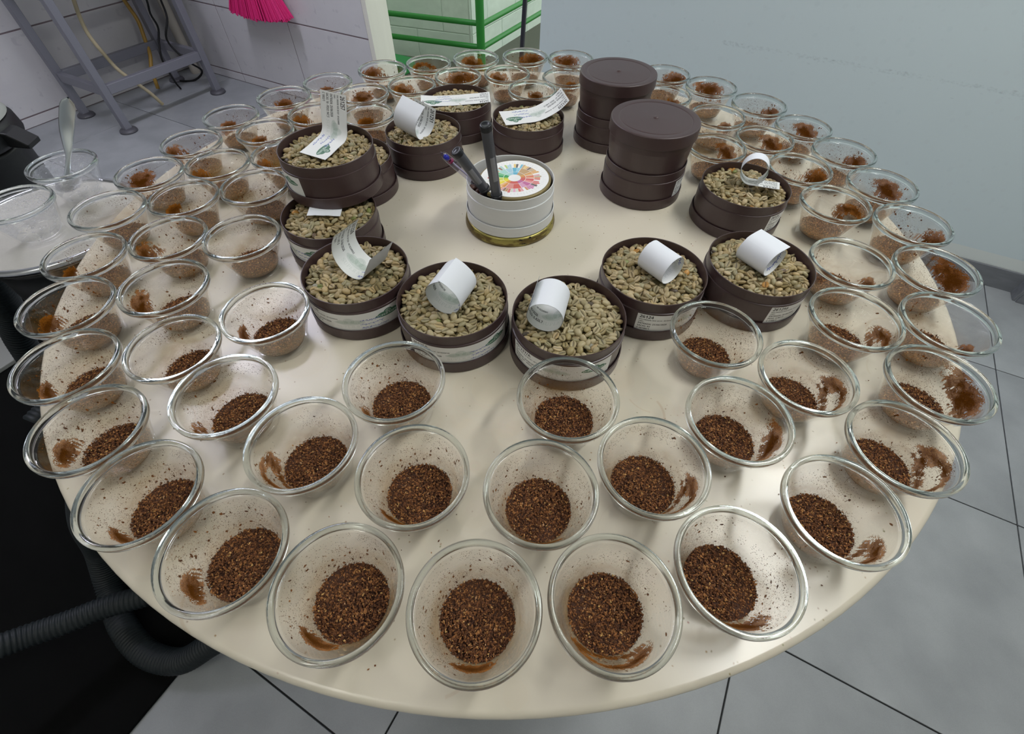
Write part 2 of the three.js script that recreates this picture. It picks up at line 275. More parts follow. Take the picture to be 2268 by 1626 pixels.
const browns = ['#4c2d1b', '#5a3620', '#6a4126', '#7a4c2c', '#8a5833', '#57321e', '#9c6a40', '#643c23'].map(hex), pale = ['#b98a58', '#a98062', '#c79f68'].map(hex);
const coffeePalette = (r) => (r() < 0.045 ? pale[(r() * 3) | 0] : browns[(r() * 8) | 0]).clone().multiply(new THREE.Color(1.12, 1.16, 1.02)).multiplyScalar(0.85 + r() * 0.34);
M.grounds = std({ vertexColors: true, roughness: 0.85 });
function groundsGeo(seed) {
  const h = rng(seed), ph = h() * 7, top = (x, z) => 0.0158 + 0.0006 * Math.sin(x * 90 + ph) + 0.0005 * Math.cos(z * 110 + ph * 2) + 0.02 * (x * Math.cos(ph) + z * Math.sin(ph));
  const body = new THREE.CylinderGeometry(innerWall(0.0138) - 0.0007, innerWall(0.0094) - 0.0006, 0.0046, 40, 2); body.translate(0, 0.0115, 0);
  const nb = body.toNonIndexed(); nb.deleteAttribute('uv'); const cc = [], r = rng(seed + 1); for (let i = 0; i < nb.attributes.position.count; i += 3) { const C = browns[r() < 2 ? 0 : 1].clone().multiplyScalar(0.8); for (let k = 0; k < 3; k++) cc.push(C.r, C.g, C.b); }
  nb.setAttribute('color', new THREE.Float32BufferAttribute(cc, 3));
  const fl = flakes(2500, seed + 2, (r2) => { const a = r2() * 2 * PI, d = Math.sqrt(r2()) * 0.0302, x = Math.cos(a) * d, z = Math.sin(a) * d; return [x, top(x, z) - r2() * 0.0014, z]; }, 0.00105, coffeePalette);
  const skirt = flakes(260, seed + 3, (r2) => { const a = r2() * 2 * PI, y = 0.0105 + r2() * 0.006, d = innerWall(y) - 0.0013; return [Math.cos(a) * d, y, Math.sin(a) * d]; }, 0.0009, coffeePalette);
  return mergeGeometries([nb, fl, skirt]);
}
const groundsGeos = [201, 302, 403].map(groundsGeo);
const CUPS = {
  outer: [[-0.0534, -0.048, 0.989], [0.034, -0.1014, 0.986], [0.1099, -0.1696, 0.983], [0.1768, -0.2594, 0.988], [0.2209, -0.3506, 0.995], [0.2503, -0.4489, 0.993], [0.2624, -0.5507, 0.99], [0.2524, -0.6488, 0.98], [0.2262, -0.7436, 0.983], [0.1848, -0.8334, 0.989], [0.1256, -0.914, 0.986], [0.0556, -0.9817, 0.951], [-0.0304, -1.0312, 0.995], [-0.1291, -1.0694, 0.994], [-0.2272, -1.0871, 0.99], [-0.4332, -1.0659, 0.99], [-0.5252, -1.0277, 0.995], [-0.6121, -0.9643, 0.995], [-0.6881, -0.8946, 0.956], [-0.7481, -0.8144, 0.993], [-0.8035, -0.7117, 0.955], [-0.8217, -0.6148, 0.992], [-0.848, -0.5129, 0.951], [-0.8256, -0.4132, 0.952], [-0.7985, -0.3182, 0.964], [-0.7616, -0.2289, 0.964], [-0.6931, -0.1534, 0.949], [-0.6205, -0.0895, 0.982], [-0.536, -0.039, 0.982], [-0.4436, -0.0047, 0.985], [-0.3465, 0.0119, 0.983], [-0.2476, 0.0106, 0.99], [-0.1495, -0.0099, 0.99]],
  middle: [[-0.0511, -0.1516, 0.987], [0.0254, -0.221, 0.991], [0.0817, -0.3065, 0.994], [0.133, -0.3942, 0.964], [0.1696, -0.5072, 0.995], [0.1577, -0.6118, 0.993], [0.128, -0.7486, 0.966], [0.0688, -0.8257, 0.971], [0.0032, -0.9018, 0.955], [-0.0871, -0.947, 0.97], [-0.1969, -0.9854, 0.99], [-0.403, -0.9735, 0.95], [-0.516, -0.9302, 0.95], [-0.5964, -0.8681, 0.95], [-0.651, -0.7837, 0.954], [-0.7084, -0.7078, 0.945], [-0.7265, -0.5946, 0.951], [-0.7532, -0.5032, 0.95], [-0.7335, -0.3887, 0.95], [-0.6978, -0.3005, 0.95], [-0.6346, -0.2286, 0.952], [-0.5525, -0.1631, 0.992], [-0.4643, -0.1072, 0.95], [-0.3651, -0.0909, 0.995], [-0.2611, -0.0879, 0.995], [-0.1552, -0.1115, 0.988]],
  inner: [[-0.0704, -0.2495, 1.004], [0.0362, -0.407, 0.984], [-0.062, -0.8313, 0.962], [-0.1501, -0.8725, 0.977], [-0.4329, -0.8825, 0.961], [-0.6421, -0.6393, 0.955], [-0.6691, -0.4588, 0.95], [-0.6312, -0.3702, 0.969], [-0.5506, -0.2758, 0.972], [-0.4187, -0.1918, 0.969], [-0.2306, -0.1839, 1.015]],
};
// which stain each glass shows: 0 only specks, 1 small smear, 2 patch, 3 broad patch, 4 curved streak
const STAIN = { outer: '142443133222233332431113201111111'.slice(0, 33), middle: '14244143211123222121320441111'.slice(0, 26), inner: '12211120011' };
const ORD = ['first', 'second', 'third', 'fourth', 'fifth', 'sixth', 'seventh', 'eighth', 'ninth', 'tenth', 'eleventh', 'twelfth', 'thirteenth', 'fourteenth', 'fifteenth', 'sixteenth', 'seventeenth'];
const LOOK = ['specked', 'faintly smeared', 'brown-patched', 'heavily stained', 'streaked'];
{
  const r = rng(17); let idx = 0;
  for (const row of ['outer', 'middle', 'inner']) {
    const L = CUPS[row], n = L.length;
    // places in words: counted both ways round the row from the glass nearest the viewer
    const front = row === 'outer' ? 0 : row === 'middle' ? 0 : 0;
    const half = row === 'outer' ? 14 : row === 'middle' ? 10 : 3;
    L.forEach(([x, z, s], i) => {
      const st = +STAIN[row][i], k = (i - front + n) % n;
      const where = k === 0 ? `nearest the viewer in the ${row} row` : k <= half ? `${ORD[k - 1]} counterclockwise from the nearest in the ${row} row` : `${ORD[n - k - 1]} clockwise from the nearest in the ${row} row`;
      const c = cupKinds[st * 2 + (idx % 2)].clone(); c.name = numbered('coffee_glass'); c.position.set(x, TABLE_Y, z); c.scale.setScalar(s); c.rotation.y = Math.atan2(-(z - TC.z), x - TC.x) + (r() - 0.5) * 0.5; scene.add(c);
      tag(c, `${LOOK[st]} glass of grounds, ${where}`, 'glass', 'glasses of ground coffee round the table');
      const m = part('coffee_grounds', groundsGeos[idx % 3], M.grounds, scene); m.position.set(x, TABLE_Y + 0.0001, z); m.rotation.y = r() * 7; m.scale.setScalar(s);
      tag(m, `coarse brown coffee grounds in the glass ${where}`, 'coffee grounds', 'ground coffee in the glasses', 'stuff'); idx++;
    });
  }
}

// ------------------------------------------------------------------ labels: print for the stickers and for the curled paper strips
function emblem(c, x, y, s, fill, ink) {
  c.fillStyle = fill; c.beginPath(); c.ellipse(x, y + s * 0.12, s * 0.95, s * 0.26, 0, 0, 7); c.fill(); c.beginPath(); c.ellipse(x - s * 0.42, y + s * 0.02, s * 0.34, s * 0.24, 0, 0, 7); c.fill(); c.beginPath(); c.ellipse(x + s * 0.42, y + s * 0.02, s * 0.34, s * 0.24, 0, 0, 7); c.fill(); c.beginPath(); c.arc(x, y - s * 0.12, s * 0.33, 0, 7); c.fill();
  c.strokeStyle = ink; c.lineWidth = s * 0.035; c.beginPath(); c.arc(x, y - s * 0.16, s * 0.17, 0, 7); c.stroke(); c.beginPath(); c.arc(x, y - s * 0.16, s * 0.08, 0.6, 5.4); c.stroke();
  c.fillStyle = ink; c.font = `bold ${s * 0.24}px serif`; c.textAlign = 'center'; c.fillText('SUPER SAFRA', x, y + s * 0.22, s * 1.7); c.textAlign = 'left';
}
function scrawl(c, x, y, w, h, r) { c.beginPath(); c.moveTo(x, y); let px = x; while (px < x + w) { const nx = px + h * (0.2 + r() * 0.35); c.quadraticCurveTo(px + h * (r() - 0.3), y - h * (0.2 + r() * 0.8), nx, y + (r() - 0.5) * h * 0.5); px = nx; } c.stroke(); }
function labelTex(num, lines, nf, seed, hand) {
  return canvasTex(1024, 288, (c, w, h) => {
    const r = rng(seed); c.fillStyle = '#eef0ee'; c.fillRect(0, 0, w, h);
    c.save(); c.globalAlpha = 0.16; emblem(c, 480, 130, 150, '#6f8a7c', '#6f8a7c'); c.globalAlpha = 0.5; c.fillStyle = '#d2d8d4'; c.font = 'bold 52px serif'; c.fillText('SUPER SAFRA', 350, 232, 360); c.restore();
    emblem(c, 846, 100, 136, '#4f7a62', '#e6efe8');
    c.fillStyle = '#16181a'; c.save(); c.scale(0.74, 1); c.font = 'bold 66px sans-serif'; c.fillText(num, 30, 64);
    c.font = 'bold 25px sans-serif'; c.fillText('DOC.ORIGEM: NOE ' + num.slice(0, 6) + ' - ' + nf, 30, 102); c.fillText('CERT.:', 30, 136);
    c.font = 'bold 37px sans-serif'; lines.forEach((s, i) => c.fillText(s, 30, 178 + i * 43)); c.restore();
    if (hand) { c.strokeStyle = '#3a50a8'; c.lineWidth = 4; for (let k = 0; k < 3; k++) scrawl(c, 560 + r() * 40, 130 + k * 62, 180 + r() * 60, 38, r); }
  });
}
const DATE = 'ENTRADA: 25/06/2026';
const LAB = {
  a: labelTex('261257', [DATE, 'SACAS: 16 - PESO: 947,5', 'C 1802/1'], 'NF:02249003', 1, true),
  b: labelTex('261251', [DATE, 'SACAS: 68 - PESO: 4.097,5', 'C 1791/1'], 'NF:02249102', 2, true),
  c: labelTex('261239', [DATE, 'SACAS: 67 - PESO: 4.067,6', 'C 258/1'], 'NF:02249061', 3, true),
  d: labelTex('261237/A', [DATE, 'SACAS: 107 - PESO: 6.426,7', 'C 1791/1'], 'NF:02249001', 4, false),
  e: labelTex('26124', [DATE, 'SACAS: 82', 'C 00180/1'], 'NF:02249044', 5, true),
  f: labelTex('261226', [DATE, 'PESO: 3.987,0', 'C 1786/1'], 'NF:02249022', 6, true),
  g: labelTex('261256', [DATE, 'PESO: 4.987,0', 'C 1788/1'], 'NF:02256120', 7, true),
};
const labMat = {}; for (const k in LAB) labMat[k] = std({ map: LAB[k], roughness: 0.6, side: THREE.DoubleSide });

// ------------------------------------------------------------------ canisters
const HT = 0.0585, lidH = 0.0165;
const lidGeo = flatLathe([[0, 0], [0.0655, 0], [0.0668, 0.0014], [0.0668, lidH - 0.0006], [0.0664, lidH], [0.0656, lidH], [0.0654, 0.0022], [0, 0.0022]], 88);
const bodyGeo = flatLathe([[0, 0.0024], [0.0638, 0.0024], [0.0651, 0.0435], [0.0649, 0.0443], [0.0638, 0.0447], [0.0641, 0.0565], [0.0642, HT - 0.0004], [0.0638, HT], [0.0632, HT], [0.0628, HT - 0.0006], [0.0622, 0.006], [0, 0.005]], 88);
const upperBodyGeo = flatLathe([[0, 0], [0.058, 0], [0.0596, 0.0016], [0.0645, 0.050], [0.0645, 0.061], [0, 0.061]], 88);
const topLidGeo = lathe([[0.0655, 0.0006], [0.0672, 0], [0.0676, 0.0006], [0.0674, 0.0165], [0.0668, 0.0178], [0.0655, 0.0184], [0.0565, 0.0184], [0.0555, 0.0176], [0.0545, 0.0176], [0.0535, 0.0183], [0.004, 0.0183], [0.0034, 0.0193], [0.002, 0.0197], [0, 0.0197]], 88);
const tinProto = new THREE.Group(); part('lid', lidGeo, M.tin, tinProto); part('body', bodyGeo, M.tin, tinProto);
function sticker(parent, mat, mid, span, rad, y0, h) {     // a label wrapped on the body; mid = direction of its middle
  const g = new THREE.CylinderGeometry(rad + 0.0004, rad - 0.0003, h, 36, 1, true, 0, span); g.rotateY(mid - span / 2); g.translate(0, y0 + h / 2, 0);
  return part('sticker', g, mat, parent);
}
// angle (for CylinderGeometry: x = sin, z = cos) of the direction from a tin to the camera, plus an offset to the right as seen
const toCam = (x, z) => Math.atan2(0 - x, 0 - z);
function tin(x, y, z, label, st) {
  const t = tinProto.clone(); t.name = numbered('bean_canister'); t.position.set(x, y, z); t.rotation.y = 0; scene.add(t); tag(t, label, 'canister', 'brown plastic coffee sample canisters');
  if (st) { const [mat, a, b] = st; const c = toCam(x, z); sticker(t, labMat[mat], c + (a + b) / 2 * PI / 180, (b - a) * PI / 180, 0.0647, 0.0155, 0.0268); }
  return t;
}
const TINS = [
  // x, y, z, label, sticker [print, from, to] in degrees right of the direction to the camera
  ['t1', -0.525, TABLE_Y + HT + 0.0002, -0.431, 'open brown canister of green beans stacked on top of two others', ['a', -158, -45]],
  ['t2', -0.489, TABLE_Y, -0.373, 'open brown canister of green beans half covered by the stacked one', ['b', -127, -15]],
  ['t2b', -0.5675, TABLE_Y, -0.506, 'open brown canister mostly hidden behind and below the stacked one', null],
  ['t3', -0.519, TABLE_Y, -0.6375, 'open brown canister with a paper curl leaning out on its far left rim', null],
  ['t4', -0.538, TABLE_Y, -0.7725, 'open brown canister bridged by a flat paper strip, farthest of the open ones', null],
  ['t5', -0.386, TABLE_Y, -0.775, 'open brown canister with a paper strip curving up, behind the white tin', null],
  ['t8', 0.004, TABLE_Y, -0.733, 'open brown canister with a looped paper, beside the front lidded stack', ['e', 50, 162]],
  ['t9', -0.056, TABLE_Y, -0.475, 'open brown canister with a paper roll and sticker reading 26124', ['e', -2, 110]],
  ['t10', 0.0575, TABLE_Y, -0.5545, 'open brown canister with a paper roll, between looped paper and glasses', ['g', 33, 145]],
  ['t11', -0.1165, TABLE_Y, -0.3545, 'open brown canister with a closed paper roll marked 1237/A', ['d', -58, 54]],
  ['t12', -0.246, TABLE_Y, -0.3125, 'open brown canister with an upright paper roll split on its top', ['g', -52, 62]],
  ['t13', -0.3775, TABLE_Y, -0.297, 'open brown canister with a handwritten paper opened out like a scoop', ['f', -80, 40]],
];
const POS = {}; for (const [k, x, y, z, lab, st] of TINS) { POS[k] = [x, y, z]; tin(x, y, z, lab, st); }
for (const [x, z, name, st] of [[-0.154, -0.7415, 'front', ['g', 57, 165]], [-0.267, -0.8855, 'rear', null]]) {
  tin(x, TABLE_Y, z, `lower brown canister of the ${name === 'front' ? 'nearer' : 'farther'} lidded stack`, st);
  const g = thing('bean_canister', [x, TABLE_Y + 0.0385, z], `upper lidded brown canister of the ${name === 'front' ? 'nearer' : 'farther'} stack`, 'canister', 'brown plastic coffee sample canisters');
  part('body', upperBodyGeo, M.tin, g); const l = part('lid', topLidGeo, M.tin, g); l.position.y = 0.0595; l.rotation.y = 1;
}

// ------------------------------------------------------------------ beans
const beanGeo = (() => {
  const g = new THREE.SphereGeometry(1, 18, 12).rotateZ(PI / 2), p = g.attributes.position;
  for (let i = 0; i < p.count; i++) {
    let x = p.getX(i), y = p.getY(i), z = p.getZ(i);
    if (y > 0) { y *= 0.62; } else { const cut = Math.max(y, -0.28), gr = Math.exp(-Math.pow(z / 0.14, 2)) * clamp(1.15 - Math.abs(x)); y = cut + (y < -0.12 ? gr * 0.22 : 0); }
    p.setXYZ(i, x * 0.0050, y * 0.0043, z * 0.0036 * (1 - 0.08 * x));
  }
  g.computeVertexNormals();
  const c = []; for (let i = 0; i < p.count; i++) { const k = p.getY(i) < 0 && Math.abs(p.getZ(i)) < 0.0006 && Math.abs(p.getX(i)) < 0.0044 ? 0.38 : 1; c.push(k, k * 0.95, k * 0.85); }
  g.setAttribute('color', new THREE.Float32BufferAttribute(c, 3)); return g;
})();
const beanCols = ['#b3a98a', '#a69d7d', '#9b9272', '#b9af8f', '#9c9677', '#a3976f', '#a7a587', '#8f8969', '#b5a67f', '#9a9a80', '#aca07c', '#938963'].map(hex), oddCols = ['#4d4438', '#6b5a44', '#b98f4c', '#7d8a54', '#8f9288'].map(hex);
const beanColor = (r) => (r() < 0.035 ? oddCols[(r() * 5) | 0] : beanCols[(r() * 12) | 0]).clone().multiply(new THREE.Color(1.02, 0.965, 0.94)).multiplyScalar(0.82 + r() * 0.34);
M.bean = std({ color: 0xffffff, roughness: 0.46, vertexColors: true });
M.beanBed = std({ color: hex('#5d5638'), roughness: 0.9 });
const F = V(-0.4695, 0, -0.8829), Rr = V(0.8829, 0, -0.4695);
// hollows that the paper rolls press into the beans: [right, away, direction, half width, half length, depth]
const DENT = { t3: [-0.014, 0, -52, 0.02, 0.026, 0.007], t9: [0.006, 0.004, -37, 0.02, 0.027, 0.008], t10: [-0.003, 0.006, -32, 0.02, 0.027, 0.008], t11: [-0.024, 0.002, 14, 0.021, 0.026, 0.008], t12: [0, 0.003, 22, 0.021, 0.026, 0.008], t13: [0.016, 0.002, 30, 0.02, 0.025, 0.008], t8: [0.018, 0.002, 20, 0.02, 0.022, 0.007] };
function beanSpots(seed, rad, edge, crown, n, minD, dent) {
  const r = rng(seed), out = [];
  for (let tries = 0; out.length < n && tries < 30000; tries++) {
    const a = r() * 2 * PI, d = Math.sqrt(r()) * rad, x = Math.cos(a) * d, z = Math.sin(a) * d;
    if (out.some((o) => (o[0] - x) ** 2 + (o[2] - z) ** 2 < minD * minD)) continue;
    const k = d / rad; let y = edge + crown * (1 - k * k) + (r() - 0.5) * 0.003;
    if (dent) { const [dx, dz, psi, hw, hl, dep] = dent, X = x - dx, Z = z - dz, ca = Math.cos(psi), sa = Math.sin(psi), ax = F.x * ca + Rr.x * sa, az = F.z * ca + Rr.z * sa, al = X * ax + Z * az, la = X * (Rr.x * ca - F.x * sa) + Z * (Rr.z * ca - F.z * sa); if (Math.abs(al) < hl && Math.abs(la) < hw) y -= dep * (1 - 0.4 * (la / hw) ** 2); }
    out.push([x, y, z, new THREE.Quaternion().setFromEuler(new THREE.Euler((r() < 0.5 ? PI : 0) + (r() - 0.5) * 1.3, r() * 7, (r() - 0.5) * 1.1, 'YXZ')), 0.86 + r() * 0.28]);
  }
  return out;
}
function beanHeap(key, label, opts = {}) {
  const [x, y, z] = opts.at ?? POS[key], rad = opts.rad ?? 0.0585, edge = opts.edge ?? HT - 0.0105, crown = opts.crown ?? 0.0045, seed = (opts.seed ?? 0) + key.length * 31 + key.charCodeAt(key.length - 1) * 7;
  const dd = DENT[key], dent = dd && [Rr.x * dd[0] + F.x * dd[1], Rr.z * dd[0] + F.z * dd[1], dd[2] * PI / 180, dd[3], dd[4], dd[5]];
  const low = beanSpots(seed + 1, rad, edge - 0.004, crown, 330, 0.0052, dent), top = beanSpots(seed + 2, rad, edge, crown, 260, 0.0062, dent), all = low.concat(opts.singles ? top.slice(opts.singles) : top);
  const inst = new THREE.InstancedMesh(beanGeo, M.bean, all.length), m = new THREE.Matrix4(), r = rng(seed + 3), pal = opts.palette ?? beanColor;
  all.forEach(([bx, by, bz, q, s], i) => { inst.setMatrixAt(i, m.compose(V(bx, by, bz), q, V(s, s, s))); inst.setColorAt(i, pal(r)); });
  inst.name = numbered('coffee_beans'); inst.position.set(x, y, z); inst.castShadow = inst.receiveShadow = true; scene.add(inst); tag(inst, label, 'coffee beans', opts.group ?? 'green coffee beans filling the canisters', 'stuff');
  const bed = part('bean_bed', lathe([[rad + 0.0015, edge - 0.02], [rad + 0.0015, edge - 0.0065], [rad * 0.6, edge - 0.0065 + crown * 0.64], [0, edge - 0.0065 + crown]], 40), opts.bed ?? M.beanBed, inst);
  bed.userData.kind = 'stuff';
  return top.slice(0, opts.singles ?? 0);
}
const singles = [1, 0, 2, 3, 4, 5].map((k) => std({ color: beanCols[k].clone(), roughness: 0.46, vertexColors: true })).concat([std({ color: oddCols[0], roughness: 0.6, vertexColors: true })]);
for (const [k, , , , lab] of TINS) {
  const front = k === 't11' || k === 't12', words = { t1: 'heap of green coffee beans in the topmost stacked canister', t2: 'heap of green coffee beans in the half covered canister', t2b: 'green coffee beans peeping out of the canister behind the stacked one', t3: 'heap of green beans under the paper curl leaning on the far left rim', t4: 'heap of green beans under the flat paper bridge', t5: 'heap of green beans under the paper strip curving up', t8: 'heap of green beans around the looped paper', t9: 'heap of green beans in the canister with sticker reading 26124', t10: 'heap of green beans in the canister between looped paper and glasses', t11: 'lower green beans under the closed paper roll marked 1237/A', t12: 'lower green beans under the paper roll split on its top', t13: 'heap of green beans under the handwritten paper' }[k];
  void lab;
  const top = beanHeap(k, words, front ? { singles: 150 } : {});
  if (front) { const r = rng(k === 't11' ? 8 : 9); top.forEach(([x, y, z, q, s]) => { const b = part('coffee_bean', beanGeo, singles[r() < 0.03 ? 6 : (r() * 6) | 0], scene); b.position.set(POS[k][0] + x, POS[k][1] + y, POS[k][2] + z); b.quaternion.copy(q); b.scale.setScalar(s); tag(b, `green coffee bean on top of the heap in the canister ${k === 't11' ? 'with the closed paper roll' : 'with the split paper roll'}`, 'coffee bean', k === 't11' ? 'beans on top of the heap under the closed roll' : 'beans on top of the heap under the split roll'); }); }
}

// ------------------------------------------------------------------ curled paper strips
function curl(key, print, at, psi, start, segs, width, label, { inner = 1, tilt = 0, flip = false, roll = 0 } = {}) {
  const pts = []; let x = 0, y = 0, th = start * PI / 180, len = 0; const total = segs.reduce((s, q) => s + q[0], 0);
  pts.push([x, y, th, 0]);
  for (const [L, k] of segs) { const n = Math.max(2, Math.ceil(L / 0.003)); for (let i = 0; i < n; i++) { th += k * L / n; x += Math.cos(th) * L / n; y += Math.sin(th) * L / n; len += L / n; pts.push([x, y, th, len / total]); } }
  const ly = Math.min(...pts.map((p) => p[1])), mx = (Math.min(...pts.map((p) => p[0])) + Math.max(...pts.map((p) => p[0]))) / 2;
  const A = F.clone().multiplyScalar(Math.cos(psi * PI / 180)).addScaledVector(Rr, Math.sin(psi * PI / 180)), Lt = Rr.clone().multiplyScalar(Math.cos(psi * PI / 180)).addScaledVector(F, -Math.sin(psi * PI / 180)), U = V(0, 1, 0);
  A.applyAxisAngle(Lt, tilt * PI / 180); const U2 = U.clone().applyAxisAngle(Lt, tilt * PI / 180);
  const T = 0.00022, pos = [], uv = [], idx = [[], []], r = rng(key.length * 91 + print.charCodeAt(0));
  const side = (s, slot) => {
    const b0 = pos.length / 3;
    pts.forEach(([px, py, a, t]) => { for (let j = 0; j < 3; j++) { const w = (j / 2 - 0.5) * width * (1 + 0.015 * Math.sin(t * 17 + j)), nx = -Math.sin(a) * s * T, ny = Math.cos(a) * s * T, p = V(0, 0, 0).addScaledVector(Lt, px - mx + nx).addScaledVector(U2, py - ly + ny).addScaledVector(A, w); pos.push(p.x, p.y, p.z); uv.push(flip ? 1 - t : t, (s > 0) !== flip ? j / 2 : 1 - j / 2); } });
    for (let i = 0; i + 1 < pts.length; i++) for (let j = 0; j < 2; j++) { const a = b0 + i * 3 + j, b = a + 1, c = a + 3, d = a + 4; (s > 0 ? idx[slot].push(a, b, c, b, d, c) : idx[slot].push(a, c, b, b, c, d)); }
  };
  side(1, inner > 0 ? 0 : 1); side(-1, inner > 0 ? 1 : 0); void r;
  const g = new THREE.BufferGeometry(); g.setAttribute('position', new THREE.Float32BufferAttribute(pos, 3)); g.setAttribute('uv', new THREE.Float32BufferAttribute(uv, 2)); g.setIndex([...idx[0], ...idx[1]]); g.addGroup(0, idx[0].length, 0); g.addGroup(idx[0].length, idx[1].length, 1); g.computeVertexNormals();
  const m = part('paper_label', g, [labMat[print], M.paper], scene); m.position.set(...at); if (roll) m.rotateOnAxis(A, roll * PI / 180); return tag(m, label, 'label', 'white paper labels in the canisters');
}
const bt = (k, dx, dz, dy = 0) => { const [x, y, z] = POS[k]; return [x + dx, y + HT - 0.006 + dy, z + dz]; };
const off = (k, right, away, dy) => bt(k, Rr.x * right + F.x * away, Rr.z * right + F.z * away, dy);
curl('t1', 'a', off('t1', 0.004, 0.002, 0.004), -64, 6, [[0.04, 1], [0.02, 56], [0.04, -2]], 0.044, 'white paper label printed 261257, standing up like a folded card', { flip: true });
curl('t2', 'b', off('t2', -0.005, 0.002, 0.005), -5, 0, [[0.044, -3]], 0.03, 'white paper label lying flat, half under the stacked canister', { inner: -1 });
curl('t3', 'b', off('t3', -0.014, 0.0, -0.001), -58, -150, [[0.02, 8], [0.095, 40], [0.02, 4]], 0.046, 'white paper label curled open on the beans near the far left rim', { tilt: 10, flip: true });
curl('t4', 'e', off('t4', -0.001, -0.008, 0.004), -6, -7, [[0.045, 3], [0.085, 1.0]], 0.032, 'white paper label bridging its canister from rim to rim', { tilt: 10, flip: true });
curl('t5', 'c', off('t5', 0.008, 0.0, 0.006), -19, -4, [[0.05, 1.5], [0.05, 11], [0.024, 12]], 0.042, 'white paper label printed 261239 with one end curving up', { flip: true, tilt: 8 });
curl('t8', 'e', off('t8', 0.017, 0.001, 0.006), 24, 184, [[0.042, 0], [0.105, -54]], 0.03, 'white paper label looped into a ring with a straight tail', { inner: -1, tilt: -9 });
curl('t9', 'e', off('t9', 0.006, 0.003, -0.004), -37, 185, [[0.138, 55]], 0.040, 'white paper label rolled shut, beside the sticker reading 26124', {});
curl('t10', 'g', off('t10', -0.003, 0.005, -0.004), -34, 175, [[0.02, 8], [0.118, 57]], 0.042, 'white paper label rolled shut with a flat overlapping top', {});
curl('t11', 'd', off('t11', -0.024, 0.001, -0.003), 14, -105, [[0.02, 4], [0.122, 50]], 0.042, 'white paper label rolled shut, printed 1237/A inside', {});
curl('t12', 'g', off('t12', 0.0, 0.002, -0.003), 22, 200, [[0.02, 28], [0.095, 47], [0.022, 28]], 0.042, 'white paper label rolled with its two ends meeting on top', {});
curl('t13', 'f', off('t13', 0.016, 0.001, 0.0005), 30, -130, [[0.03, 12], [0.07, 42], [0.036, 0]], 0.04, 'white handwritten paper label opened out like a scoop', {});

